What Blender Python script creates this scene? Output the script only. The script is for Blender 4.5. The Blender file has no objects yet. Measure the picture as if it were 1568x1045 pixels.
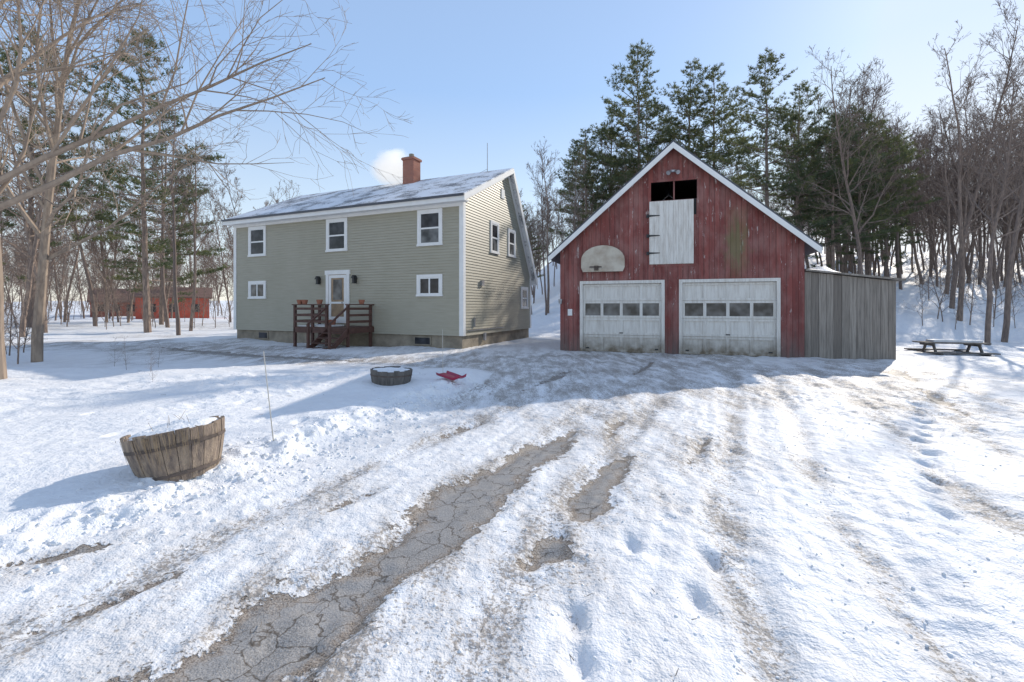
import bpy, bmesh, math, random
import numpy as np
from mathutils import Vector, Matrix
random.seed(7)
sc = bpy.context.scene
COL = sc.collection

# ------------------------------------------------------------ noise
def _h(ix, iy, s):
    v = np.sin(ix*127.1+iy*311.7+s*74.7)*43758.5453
    return v-np.floor(v)
def vn(x, y, s=0):
    ix=np.floor(x); iy=np.floor(y); fx=x-ix; fy=y-iy
    fx=fx*fx*fx*(fx*(fx*6-15)+10); fy=fy*fy*fy*(fy*(fy*6-15)+10)
    a=_h(ix,iy,s); b=_h(ix+1,iy,s); c=_h(ix,iy+1,s); d=_h(ix+1,iy+1,s)
    return (a*(1-fx)+b*fx)*(1-fy)+(c*(1-fx)+d*fx)*fy
def fbm(x, y, s=0, o=4):
    t=0; a=.5; n=0
    for i in range(o):
        t=t+a*vn(x,y,s+i*3.1); n+=a; a*=.5
        x,y=x*1.93+y*.31+5.2, y*1.93-x*.31+1.7
    return t/n
def sstep(a,b,x):
    t=np.clip((x-a)/(b-a),0,1); return t*t*(3-2*t)

BLY=[0,1.0,2.76,4.57,7.0,8.4,9.6,40]; BLX=[-3.7,-3.5,-2.85,-2.05,-1.3,-.75,-.5,-.5]
DCY=[0,1.8,4.8,9,13,30]; DCX=[-1.2,-.3,1.1,3.0,4.4,5]
STR=[[(-1.6,1.2,.27),(-1.22,1.83,.28),(-1.13,1.98,.31),(-1.04,2.19,.33),(-.88,2.44,.24),(-.75,2.62,.18),(-.62,2.84,.23),(-.48,3.2,.27),(-.36,3.6,.35),(-.2,3.9,.27),(.02,4.3,.21),(.3,4.77,.24),(.62,5.3,.09),(.8,5.7,.0)],
     [(.1,2.7,.04),(.22,2.82,.12),(.3,3.0,.06)],
     [(.5,3.3,.09),(.58,3.5,.19),(.8,3.95,.14),(1.0,4.35,.11),(1.15,4.6,.03)],
     [(-2.25,2.12,.0),(-2.05,2.32,.03),(-1.88,2.55,.0)],
     [(-2.9,2.62,.0),(-2.7,2.72,.04),(-2.5,2.9,.0)],
     [(-1.35,3.42,.0),(-1.22,3.6,.06),(-1.05,3.8,.0)],
     [(-.9,5.2,.0),(-.6,5.7,.04),(-.3,6.1,.0)],
     [(1.1,5.2,.0),(1.35,5.9,.07),(1.6,6.3,.0)],
     [(1.7,4.4,.0),(2.0,4.9,.06),(2.2,5.2,.0)],
     [(-13.5,17.5,.1),(-9.5,14.9,.4),(-6.5,13.4,.2),(-4,12.6,.05)],
     [(6.2,6.2,.0),(6.9,7.4,.12),(7.6,8.6,.0)],[(8.0,9.0,.0),(8.8,10.4,.2),(9.4,11.2,.0)],[(2.6,10,.0),(3.4,11.6,.12),(3.9,12.6,.0)],[(.2,8.2,.0),(1.0,9.8,.1),(1.4,10.8,.0)]]
def seg_sdf(x,y,st):
    best=np.full(x.shape,-5.0)
    for (ax,ay,ar),(bx,by,br) in zip(st[:-1],st[1:]):
        dx,dy=bx-ax,by-ay
        t=np.clip(((x-ax)*dx+(y-ay)*dy)/(dx*dx+dy*dy),0,1)
        d=np.hypot(x-ax-t*dx,y-ay-t*dy)
        best=np.maximum(best,ar+(br-ar)*t-d)
    return best
def asph(x,y):
    b=np.full(x.shape,-5.0)
    for st in STR: b=np.maximum(b,seg_sdf(x,y,st))
    return b
TR=[(-2.0,.13),(-.78,.22),(.12,.16),(1.35,.14),(2.15,.13),(3.3,.14),(4.2,.13),(5.6,.15)]
def tracks(x,y):
    dv=x-np.interp(y,DCY,DCX)+(fbm(y*.25,x*.02,77,2)-.5)*.7
    t=0
    for k,(c,w) in enumerate(TR):
        t=t+np.exp(-((dv-c)/w)**2)*(.5+.8*vn(y*.5,x*0+k*7.3,k))
    return np.clip(t,0,1)*(1-sstep(12,18,y))
def terrain(x,y,fine=True):
    x=np.asarray(x,float); y=np.asarray(y,float)
    hx=sstep(-3,9,x)
    r=np.maximum(0,y-17.5-3.5*(1-sstep(7,14,x)))
    z=hx*np.minimum(.19*r*sstep(0,8,r), 9+.02*r)
    z=z+(1-hx)*.02*np.maximum(0,y-40)
    z=z+sstep(20,45,np.abs(x)+y*.4)*(fbm(x*.05,y*.05,5)-.5)*1.4
    bl=np.interp(y,BLY,BLX); t=(bl-x)*.86
    yard=sstep(-.05,.45,t)*(1-sstep(9.8,12.5,y))
    z=z+.10*yard
    if fine:
        lump=fbm(x*4.5,y*4.5,11,4)
        bank=np.exp(-((t-.22)/.30)**2)*(1-sstep(8.5,10.5,y))
        z=z+bank*(.02+.24*np.maximum(0,lump-.42))
        z=z+yard*((fbm(x*.8,y*.8,2,3)-.5)*.12+(fbm(x*5,y*5,3,4)-.5)*.08*(.25+sstep(.45,.6,fbm(x*.7+3,y*.7,9,2))))
        dv=x-np.interp(y,DCY,DCX)
        dr=(1-yard)
        rut=(fbm(dv*3.2,y*.33,21,3)-.5)*.05+(fbm(dv*9,y*1.1,23,3)-.5)*.022
        z=z+dr*(rut*(1-sstep(14,24,y)) + (fbm(x*9,y*9,31,4)-.5)*.018)
        z=z-dr*tracks(x,y)*.03
        rough=sstep(.5,.62,fbm(x*.9,y*.6,41,2))
        z=z+dr*rough*(fbm(x*12,y*12,43,3)-.5)*.035
        z=z+sstep(3.2,5,x)*(1-sstep(12,20,y))*((fbm(x*3,y*3,51,4)-.5)*.08)
        z=z+sstep(10,20,y)*(fbm(x*.6,y*.6,61,3)-.5)*.25*sstep(0,3,np.abs(x-4)-5)
        a=asph(x,y)
        z=z-.03*sstep(-.06,.05,a)
        for fx,fy in FOOT:
            z=z-.055*np.exp(-((((x-fx)/.06)**2+((y-fy)/.12)**2))**1.5)
    return z
FOOT=[(.28,1.93),(.3,2.2),(.75,2.9),(.95,2.35),(1.2,2.75),(-2.6,5.6),(-3.1,5.9),(-3.5,6.4),(-4,6.8),(-4.4,7.3),(-1.9,6.9),(-5.5,6),(-4.4,5.1),(-3.6,4.9),(-3.2,3.0),(-3.7,3.1)]
FOOT+=[(-2.6-.32*k+.1*(k%2),9.4+.42*k*.6-.22*(k%2)) for k in range(10)]+[(3.2+.28*k,3.4+.33*k+.12*(k%2)) for k in range(12)]
def tz(x,y): return float(terrain(np.array([x]),np.array([y]))[0])

# ------------------------------------------------------------ materials
def newmat(name):
    m=bpy.data.materials.new(name); m.use_nodes=True
    nt=m.node_tree; b=nt.nodes['Principled BSDF']
    return m,nt,b
def nd(nt,t,**k):
    n=nt.nodes.new(t)
    for a,v in k.items():
        if a in n.inputs.keys(): n.inputs[a].default_value=v
        else: setattr(n,a,v)
    return n
def L(nt,a,b): nt.links.new(a,b)
def coords(nt,scale=(1,1,1)):
    tc=nd(nt,'ShaderNodeTexCoord'); mp=nd(nt,'ShaderNodeMapping'); mp.inputs['Scale'].default_value=scale
    L(nt,tc.outputs['Object'],mp.inputs['Vector']); return mp.outputs['Vector']
def noise(nt,vec,scale,detail=4,rough=.55):
    n=nd(nt,'ShaderNodeTexNoise',Scale=scale,Detail=detail,Roughness=rough)
    L(nt,vec,n.inputs['Vector']); return n.outputs['Fac']
def ramp(nt,fac,stops):
    r=nd(nt,'ShaderNodeValToRGB'); cr=r.color_ramp
    while len(cr.elements)<len(stops): cr.elements.new(.5)
    for e,(p,c) in zip(cr.elements,stops):
        e.position=p; e.color=(c,c,c,1) if isinstance(c,(int,float)) else (*c,1)
    L(nt,fac,r.inputs['Fac']); return r.outputs['Color']
def mix(nt,f,a,b,blend='MIX'):
    m=nd(nt,'ShaderNodeMix',data_type='RGBA',blend_type=blend)
    if isinstance(f,(int,float)): m.inputs[0].default_value=f
    else: L(nt,f,m.inputs[0])
    for i,v in ((6,a),(7,b)):
        if isinstance(v,tuple): m.inputs[i].default_value=(*v,1)
        else: L(nt,v,m.inputs[i])
    return m.outputs[2]
def mth(nt,op,a,b=None,c=None,clamp=False):
    m=nd(nt,'ShaderNodeMath',operation=op); m.use_clamp=clamp
    for i,v in enumerate((a,b,c)):
        if v is None: continue
        if isinstance(v,(int,float)): m.inputs[i].default_value=v
        else: L(nt,v,m.inputs[i])
    return m.outputs[0]
def bump(nt,b,h,dist=.01,strength=1.0,prev=None):
    n=nd(nt,'ShaderNodeBump',Distance=dist,Strength=strength); L(nt,h,n.inputs['Height'])
    if prev: L(nt,prev,n.inputs['Normal'])
    L(nt,n.outputs['Normal'],b.inputs['Normal']); return n.outputs['Normal']
def simple(name,col,rough=.6,var=.15,scale=4,stretch=(1,1,1),bmp=0,col2=None,metal=0):
    m,nt,b=newmat(name); v=coords(nt,stretch); n=noise(nt,v,scale,3)
    c2=col2 or tuple(x*(1-var*2) for x in col)
    L(nt,ramp(nt,n,[(.3,c2),(.65,col)]),b.inputs['Base Color'])
    b.inputs['Roughness'].default_value=rough; b.inputs['Metallic'].default_value=metal
    if bmp: bump(nt,b,noise(nt,v,scale*5,2),bmp)
    return m

def m_ground():
    m,nt,b=newmat('snow_ground'); v=coords(nt)
    at=nd(nt,'ShaderNodeAttribute',attribute_name='asph').outputs['Fac']
    di=nd(nt,'ShaderNodeAttribute',attribute_name='dirt').outputs['Fac']
    n1=noise(nt,v,4,4,.62); n2=noise(nt,v,24,4,.7); n3=noise(nt,v,120,2,.65)
    s=mth(nt,'ADD',at,mth(nt,'MULTIPLY',mth(nt,'SUBTRACT',n1,.5),.55))
    s=mth(nt,'ADD',s,mth(nt,'MULTIPLY',mth(nt,'SUBTRACT',n2,.5),.26))
    mask=mth(nt,'MULTIPLY',s,40,clamp=True)
    edge=mth(nt,'MULTIPLY',mth(nt,'SUBTRACT',.13,s),9,clamp=True)
    snow=mix(nt,ramp(nt,n1,[(.3,0.),(.7,1.)]),(.86,.86,.865),(.92,.915,.905))
    streak=noise(nt,coords(nt,(1,.3,1)),3.0,5,.7)
    g=mth(nt,'MULTIPLY',ramp(nt,streak,[(.38,0.),(.60,1.)]),di,clamp=True)
    snow=mix(nt,mth(nt,'MULTIPLY',g,.72),snow,(.47,.445,.42))
    n4=noise(nt,v,38,4,.75); thr=mth(nt,'SUBTRACT',.765,mth(nt,'MULTIPLY',di,.27))
    sp=mth(nt,'MULTIPLY',mth(nt,'SUBTRACT',mth(nt,'ADD',n4,mth(nt,'MULTIPLY',mth(nt,'SUBTRACT',streak,.5),.5)),thr),14,clamp=True)
    snow=mix(nt,mth(nt,'MULTIPLY',sp,.75),snow,(.25,.21,.17))
    vo=nd(nt,'ShaderNodeTexVoronoi',feature='DISTANCE_TO_EDGE',Scale=5.6)
    nz=nd(nt,'ShaderNodeTexNoise',Scale=5.,Detail=3.0,Roughness=.7); L(nt,v,nz.inputs['Vector'])
    wv=mix(nt,.16,v,nz.outputs['Color']); L(nt,wv,vo.inputs['Vector'])
    crw=mth(nt,'MULTIPLY',ramp(nt,streak,[(.42,.15),(.6,1.)]),.045)
    crack=mth(nt,'DIVIDE',vo.outputs['Distance'],mth(nt,'ADD',crw,.008),clamp=True)
    asp=mix(nt,ramp(nt,n3,[(.35,0.),(.65,1.)]),(.19,.178,.165),(.41,.39,.365))
    asp=mix(nt,ramp(nt,n1,[(.35,.5),(.6,0.)]),asp,(.42,.40,.38))
    asp=mix(nt,crack,(.10,.08,.06),asp)
    grav=mix(nt,ramp(nt,n3,[(.4,0.),(.6,1.)]),(.13,.09,.06),(.40,.33,.26))
    asp=mix(nt,mth(nt,'MULTIPLY',edge,.9),asp,grav)
    L(nt,mix(nt,mask,snow,asp),b.inputs['Base Color'])
    b.inputs['Roughness'].default_value=.6
    b.inputs['Specular IOR Level'].default_value=.3
    b1=noise(nt,v,7,4,.62); b2=noise(nt,v,95,2,.6)
    hs=mth(nt,'ADD',mth(nt,'MULTIPLY',b1,mth(nt,'SUBTRACT',1,mth(nt,'MULTIPLY',mask,.85))),mth(nt,'MULTIPLY',b2,.11))
    bump(nt,b,hs,.045,.9)
    return m
M={}
M['ground']=m_ground()
M['snow']=simple('snow',(.91,.91,.905),.6,.03,6,bmp=.02)
M['white']=simple('white_paint',(.84,.83,.80),.5,.04,3)
def m_siding():
    m,nt,b=newmat('sage_vinyl_siding'); v=coords(nt,(.5,.5,6)); n=noise(nt,v,3,3)
    c=mix(nt,ramp(nt,n,[(.3,0.),(.7,1.)]),(.37,.34,.26),(.43,.40,.31))
    n2=noise(nt,coords(nt,(1,1,.5)),.8,3); c=mix(nt,ramp(nt,n2,[(.45,0.),(.75,.4)]),c,(.32,.295,.21))
    L(nt,c,b.inputs['Base Color']); b.inputs['Roughness'].default_value=.5; return m
M['siding']=m_siding()
M['concrete']=simple('concrete_foundation',(.34,.29,.22),.9,.2,3,bmp=.01)
def m_roof(name,thr=.5):
    m,nt,b=newmat(name); v=coords(nt); n=noise(nt,v,1.1,5,.65); n2=noise(nt,v,14,3,.7)
    s=mth(nt,'ADD',n,mth(nt,'MULTIPLY',mth(nt,'SUBTRACT',n2,.5),.5))
    f=ramp(nt,s,[(thr-.07,0.),(thr+.07,1.)])
    br=nd(nt,'ShaderNodeTexBrick',Scale=3.0); br.inputs['Color1'].default_value=(.20,.20,.21,1); br.inputs['Color2'].default_value=(.28,.28,.29,1); br.inputs['Mortar'].default_value=(.14,.14,.14,1)
    L(nt,v,br.inputs['Vector'])
    L(nt,mix(nt,f,br.outputs['Color'],(.82,.83,.85)),b.inputs['Base Color'])
    b.inputs['Roughness'].default_value=.7; bump(nt,b,f,.02); return m
M['roof']=m_roof('snowy_shingles',.44)
M['droof']=simple('dark_metal_roof',(.08,.085,.10),.45,.1,5)
def m_red():
    m,nt,b=newmat('weathered_red_boards')
    tc=nd(nt,'ShaderNodeTexCoord'); sx=nd(nt,'ShaderNodeSeparateXYZ'); L(nt,tc.outputs['Object'],sx.inputs[0])
    fl=mth(nt,'FLOOR',mth(nt,'DIVIDE',sx.outputs['X'],.152))
    wn=nd(nt,'ShaderNodeTexWhiteNoise',noise_dimensions='1D'); L(nt,fl,wn.inputs['W'])
    base=mix(nt,wn.outputs['Value'],(.19,.047,.04),(.31,.088,.072))
    v=coords(nt,(9,9,.7)); n=noise(nt,v,1.6,5,.6)
    base=mix(nt,ramp(nt,n,[(.40,0.),(.68,.7)]),base,(.12,.045,.038))
    nb2=noise(nt,coords(nt,(2,2,1)),1.1,5,.65); base=mix(nt,ramp(nt,nb2,[(.42,0.),(.7,.6)]),base,(.36,.20,.175))
    n2=noise(nt,coords(nt,(7,7,1.3)),1.3,6,.75)
    base=mix(nt,ramp(nt,n2,[(.62,0.),(.64,.85)]),base,(.54,.46,.43))
    wob=mth(nt,'MULTIPLY',mth(nt,'SUBTRACT',noise(nt,coords(nt,(3,3,2)),1.5,4),.5),.7)
    dx=mth(nt,'ABSOLUTE',mth(nt,'SUBTRACT',mth(nt,'ADD',sx.outputs['X'],wob),5.5)); dz=mth(nt,'ABSOLUTE',mth(nt,'SUBTRACT',sx.outputs['Z'],3.45))
    al=mth(nt,'MULTIPLY',mth(nt,'SUBTRACT',1,mth(nt,'DIVIDE',dx,.42),clamp=True),mth(nt,'SUBTRACT',1,mth(nt,'DIVIDE',dz,1.25),clamp=True))
    al=mth(nt,'MULTIPLY',al,mth(nt,'MULTIPLY',n,3.0),clamp=True)
    base=mix(nt,mth(nt,'MULTIPLY',al,.7),base,(.16,.165,.07))
    low=mth(nt,'MULTIPLY',mth(nt,'SUBTRACT',.9,sx.outputs['Z'],clamp=True),mth(nt,'MULTIPLY',n,1.9),clamp=True)
    base=mix(nt,low,base,(.16,.115,.10))
    L(nt,base,b.inputs['Base Color']); b.inputs['Roughness'].default_value=.8
    bump(nt,b,n,.01); return m
M['red']=m_red()
def m_oldwhite(name,amt=.6,dirtz=True):
    m,nt,b=newmat(name); v=coords(nt,(8,8,.9)); n=noise(nt,v,1.8,5,.65)
    c=mix(nt,ramp(nt,n,[(.42,0.),(.7,amt)]),(.76,.73,.67),(.47,.42,.36))
    if dirtz:
        tc=nd(nt,'ShaderNodeTexCoord'); sx=nd(nt,'ShaderNodeSeparateXYZ'); L(nt,tc.outputs['Object'],sx.inputs[0])
        f=mth(nt,'MULTIPLY',mth(nt,'SUBTRACT',.65,sx.outputs['Z'],clamp=True),mth(nt,'MULTIPLY',noise(nt,coords(nt),5,4),2.8),clamp=True)
        c=mix(nt,f,c,(.19,.15,.10))
    L(nt,c,b.inputs['Base Color']); b.inputs['Roughness'].default_value=.6; bump(nt,b,n,.004); return m
M['gdoor']=m_oldwhite('aged_white_door')
M['loft']=m_oldwhite('peeling_white_door',.8,False)
def m_planks():
    m,nt,b=newmat('weathered_grey_planks')
    tc=nd(nt,'ShaderNodeTexCoord'); sx=nd(nt,'ShaderNodeSeparateXYZ'); L(nt,tc.outputs['Object'],sx.inputs[0])
    fl=mth(nt,'FLOOR',mth(nt,'DIVIDE',sx.outputs['X'],.19)); wn=nd(nt,'ShaderNodeTexWhiteNoise',noise_dimensions='1D'); L(nt,fl,wn.inputs['W'])
    base=mix(nt,wn.outputs['Value'],(.22,.19,.16),(.38,.335,.285))
    n=noise(nt,coords(nt,(16,16,.7)),1.7,5,.65); base=mix(nt,ramp(nt,n,[(.4,0.),(.66,.8)]),base,(.14,.12,.10))
    L(nt,base,b.inputs['Base Color']); b.inputs['Roughness'].default_value=.85; bump(nt,b,n,.01); return m
M['planks']=m_planks()
M['barrelwood']=simple('barrel_staves',(.38,.29,.21),.9,.3,5,(6,6,.5),bmp=.01,col2=(.14,.11,.095))
M['barrelgrey']=simple('old_grey_staves',(.18,.16,.14),.85,.25,5,(3,3,.6),bmp=.006)
M['deck']=simple('brown_deck_stain',(.13,.062,.045),.65,.2,6,(1,1,1))
M['dark']=simple('dark_interior',(.02,.02,.02),.9,.1)
M['iron']=simple('black_iron',(.03,.03,.032),.5,.1,8)
M['rust']=simple('rusty_hoop',(.14,.105,.085),.8,.25,8)
M['metal']=simple('grey_metal',(.45,.45,.46),.4,.1,8,metal=.7)
M['terracotta']=simple('terracotta',(.38,.15,.09),.8,.1,9)
M['pinkred']=simple('red_plastic',(.42,.02,.07),.35,.1,3)
M['stake']=simple('pale_stake',(.62,.58,.5),.5,.1,6)
M['board']=simple('faded_backboard',(.60,.54,.44),.6,.14,3,col2=(.40,.32,.24))
M['barnred']=simple('barn_red',(.62,.13,.08),.8,.12,2,(1,1,.3))
M['brown']=simple('brown_siding',(.34,.12,.08),.8,.15,2)
M['broof']=simple('brown_roof',(.22,.13,.10),.8,.15,2)
M['dirtywood']=simple('door_wood',(.40,.27,.16),.5,.2,4)
def m_glass(name,a,c,sp):
    m,nt,b=newmat(name); n=noise(nt,coords(nt),2.2,2)
    L(nt,ramp(nt,n,[(.4,a),(.65,c)]),b.inputs['Base Color']); b.inputs['Roughness'].default_value=.08
    b.inputs['Specular IOR Level'].default_value=sp; bump(nt,b,n,.01,.3); return m
M['glass']=m_glass('window_glass',(.018,.018,.02),(.06,.06,.065),.35)
M['curtain']=m_glass('curtained_glass',(.05,.05,.05),(.19,.19,.185),.35)
def m_brick():
    m,nt,b=newmat('chimney_brick'); br=nd(nt,'ShaderNodeTexBrick',Scale=9.0)
    br.inputs['Color1'].default_value=(.38,.13,.075,1); br.inputs['Color2'].default_value=(.27,.085,.055,1); br.inputs['Mortar'].default_value=(.35,.31,.27,1)
    tc=nd(nt,'ShaderNodeTexCoord'); mp=nd(nt,'ShaderNodeMapping'); mp.inputs['Rotation'].default_value=(math.radians(90),0,0); L(nt,tc.outputs['Object'],mp.inputs['Vector']); L(nt,mp.outputs['Vector'],br.inputs['Vector'])
    L(nt,br.outputs['Color'],b.inputs['Base Color']); b.inputs['Roughness'].default_value=.9; return m
M['brick']=m_brick()
def m_bark(name,c1,c2,c3=(.19,.15,.13)):
    m,nt,b=newmat(name); n=noise(nt,coords(nt,(5,5,1.2)),2.5,2)
    oi=nd(nt,'ShaderNodeObjectInfo'); c=ramp(nt,n,[(.35,c2),(.65,c1)])
    c=mix(nt,mth(nt,'MULTIPLY',oi.outputs['Random'],.7),c,c3)
    L(nt,c,b.inputs['Base Color']); b.inputs['Roughness'].default_value=.9; return m
M['bark']=m_bark('bark',(.34,.25,.19),(.17,.125,.10),(.15,.115,.10))
M['barkn']=m_bark('pale_bark',(.44,.34,.25),(.22,.17,.13),(.28,.215,.165))
def m_needles():
    m,nt,b=newmat('pine_needles'); n=noise(nt,coords(nt),.9,2); oi=nd(nt,'ShaderNodeObjectInfo')
    c=ramp(nt,n,[(.3,(.06,.095,.065)),(.52,(.10,.135,.07)),(.7,(.20,.20,.075))])
    c=mix(nt,mth(nt,'MULTIPLY',oi.outputs['Random'],.4),c,(.16,.165,.075))
    L(nt,c,b.inputs['Base Color']); b.inputs['Roughness'].default_value=.6
    tr=nd(nt,'ShaderNodeBsdfTranslucent'); L(nt,mix(nt,.5,c,(.24,.24,.08)),tr.inputs['Color'])
    ms=nd(nt,'ShaderNodeMixShader'); ms.inputs[0].default_value=.42
    L(nt,b.outputs[0],ms.inputs[1]); L(nt,tr.outputs[0],ms.inputs[2]); L(nt,ms.outputs[0],nt.nodes['Material Output'].inputs['Surface']); return m
M['needles']=m_needles()

# ------------------------------------------------------------ mesh builder
def empty(name,loc=(0,0,0),rz=0):
    e=bpy.data.objects.new(name,None); e.location=loc; e.rotation_euler=(0,0,rz); e.empty_display_size=.3; COL.objects.link(e); return e
class MB:
    def __init__(s): s.V=[]; s.F=[]
    def box(s,x0,x1,y0,y1,z0,z1):
        n=len(s.V); s.V+=[(x,y,z) for z in (z0,z1) for y in (y0,y1) for x in (x0,x1)]
        s.F+=[tuple(n+i for i in f) for f in ((0,2,3,1),(4,5,7,6),(0,1,5,4),(2,6,7,3),(0,4,6,2),(1,3,7,5))]; return s
    def W(s,side,a0,a1,d0,d1,z0,z1,off=0):
        if side=='f': s.box(a0,a1,off-d1,off-d0,z0,z1)
        else: s.box(off+d0,off+d1,a0,a1,z0,z1)
        return s
    def prism(s,pts,lo,hi,axis):
        n=len(s.V); k=len(pts)
        for h in (lo,hi):
            for a,b in pts:
                s.V.append((h,a,b) if axis=='x' else ((a,h,b) if axis=='y' else (a,b,h)))
        s.F.append(tuple(range(n,n+k))); s.F.append(tuple(range(n+2*k-1,n+k-1,-1)))
        for i in range(k):
            j=(i+1)%k; s.F.append((n+i,n+k+i,n+k+j,n+j))
        return s
    def quad(s,*p):
        n=len(s.V); s.V+=list(p); s.F.append(tuple(range(n,n+len(p)))); return s
    def cyl(s,p0,p1,r0,r1,sides=10,cap=True):
        p0=Vector(p0);p1=Vector(p1); d=(p1-p0).normalized(); u=d.orthogonal().normalized(); w=d.cross(u); n=len(s.V)
        for p,r in ((p0,r0),(p1,r1)):
            for i in range(sides):
                a=2*math.pi*i/sides; q=p+u*(r*math.cos(a))+w*(r*math.sin(a)); s.V.append(tuple(q))
        for i in range(sides):
            j=(i+1)%sides; s.F.append((n+i,n+j,n+sides+j,n+sides+i))
        if cap: s.F.append(tuple(n+i for i in range(sides))[::-1]); s.F.append(tuple(n+sides+i for i in range(sides)))
        return s
    def obj(s,name,mat,parent=None,smooth=False,loc=None,recalc=True):
        me=bpy.data.meshes.new(name); me.from_pydata(s.V,[],s.F); me.materials.append(M[mat] if isinstance(mat,str) else mat)
        if recalc:
            bm=bmesh.new(); bm.from_mesh(me); bmesh.ops.recalc_face_normals(bm,faces=bm.faces); bm.to_mesh(me); bm.free()
        if smooth: me.polygons.foreach_set('use_smooth',[True]*len(me.polygons))
        o=bpy.data.objects.new(name,me); COL.objects.link(o)
        if parent: o.parent=parent
        if loc: o.location=loc
        return o

# ------------------------------------------------------------ ground
def axis(lo,f0,f1,hi,st,g):
    a=list(np.arange(f0,f1,st)); v=f1; d=st
    while v<hi: a.append(v); d*=g; v+=d
    a.append(hi); v=f0; d=st; b=[]
    while v>lo:
        d*=g; v-=d; b.append(v)
    return np.array(b[::-1]+a)
xs=axis(-260,-5.5,6.5,260,.028,1.045); ys=axis(-30,1.3,9.0,330,.028,1.03)
X,Y=np.meshgrid(xs,ys); Z=terrain(X,Y)
nx,ny=len(xs),len(ys)
me=bpy.data.meshes.new('snow_ground')
co=np.stack([X.ravel(),Y.ravel(),Z.ravel()],1)
me.vertices.add(nx*ny); me.vertices.foreach_set('co',co.ravel())
i=np.arange((nx-1)*(ny-1)); r=i//(nx-1); c=i%(nx-1); a=r*nx+c
q=np.stack([a,a+1,a+nx+1,a+nx],1).ravel()
me.loops.add(len(q)); me.loops.foreach_set('vertex_index',q)
me.polygons.add(len(i)); me.polygons.foreach_set('loop_start',np.arange(len(i))*4); me.polygons.foreach_set('loop_total',np.full(len(i),4))
me.update(); me.polygons.foreach_set('use_smooth',np.ones(len(i),bool))
A=asph(X,Y); at=me.attributes.new('asph','FLOAT','POINT'); at.data.foreach_set('value',np.clip(A,-1,1).ravel())
bl=np.interp(Y,BLY,BLX); t=(bl-X)*.86
yard=sstep(-.1,.1,t)*(1-sstep(9.8,12.5,Y))
D=.22+.35*sstep(.4,.65,fbm(X*.5,Y*.4,91,3))+.6*np.exp(-np.maximum(0,-A)/.3)+.6*sstep(6.0,9.0,Y)*(1-sstep(3,5.5,np.abs(X-2.5)))*(1-sstep(14,18,Y))
D+= .7*tracks(X,Y)
D+= .7*np.exp(-((X-6.8-.5*(Y-8))/1.3)**2)*sstep(4.5,6.5,Y)*(1-sstep(12,14,Y))
D+= .9*np.exp(-((Y-13.5+.35*(X+6))/1.4)**2)*(1-sstep(-2,0,X))*sstep(-16,-12,X)
yd2=yard*(1-sstep(10.2,11.2,Y))
D*=(1-.95*yd2)*(1-sstep(17,22,Y))*(1-.4*sstep(10,14,np.abs(X)))
D+=.75*sstep(.5,.62,fbm(X*.22,Y*.3,95,4))*sstep(13,17,Y)*(1-sstep(50,70,Y))*(1-sstep(-8,-5,X))
D+=.5*sstep(.5,.62,fbm(X*.3,Y*.3,97,4))*sstep(18,24,Y)*(1-sstep(50,70,Y))*sstep(7,10,X)
at=me.attributes.new('dirt','FLOAT','POINT'); at.data.foreach_set('value',np.clip(D,0,1.05).ravel())
me.materials.append(M['ground']); g=bpy.data.objects.new('snow_ground',me); COL.objects.link(g)

# snow crumbs
mb=MB(); bmi=bmesh.new(); bmesh.ops.create_icosphere(bmi,subdivisions=1,radius=1); iv=[v.co.copy() for v in bmi.verts]; iF=[tuple(v.index for v in f.verts) for f in bmi.faces]; bmi.free()
pts=[]
for _ in range(1300):
    y=1.5+random.random()**.8*7.5; x=float(np.interp(y,BLY,BLX))+random.gauss(-.05,.28); pts.append((x,y,random.choice([.008,.012,.016,.024])*random.uniform(.6,1.3)))
for _ in range(1400):
    y=1.4+random.random()*9; x=random.uniform(-1,1)*y*1.0+.3; pts.append((x,y,random.uniform(.004,.010)))
pz=terrain(np.array([p[0] for p in pts]),np.array([p[1] for p in pts]))
pa=asph(np.array([p[0] for p in pts]),np.array([p[1] for p in pts]))
for (x,y,r),z,aa in zip(pts,pz,pa):
    if aa>-.08: continue
    n=len(mb.V); sx,sy,sz=[r*random.uniform(.7,1.4) for _ in range(3)]
    mb.V+=[(x+v.x*sx*random.uniform(.8,1.2),y+v.y*sy*random.uniform(.8,1.2),z+r*.1+v.z*sz*.7) for v in iv]; mb.F+=[tuple(n+k for k in f) for f in iF]
mb.obj('snow_chunks','snow',smooth=True,recalc=False)
# twigs and bark bits lying on the drive
mb=MB()
for _ in range(150):
    y=1.7+random.random()*9; x=random.uniform(-.9,1.1)*y; a=random.random()*6.3; l_=random.uniform(.015,.06)*(.6+.1*y); z=tz(x,y)+.012
    mb.cyl((x,y,z),(x+l_*math.cos(a),y+l_*math.sin(a),z+.006),.0025,.0015,3,False)
mb.obj('fallen_twigs','barrelgrey',recalc=False)

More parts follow.
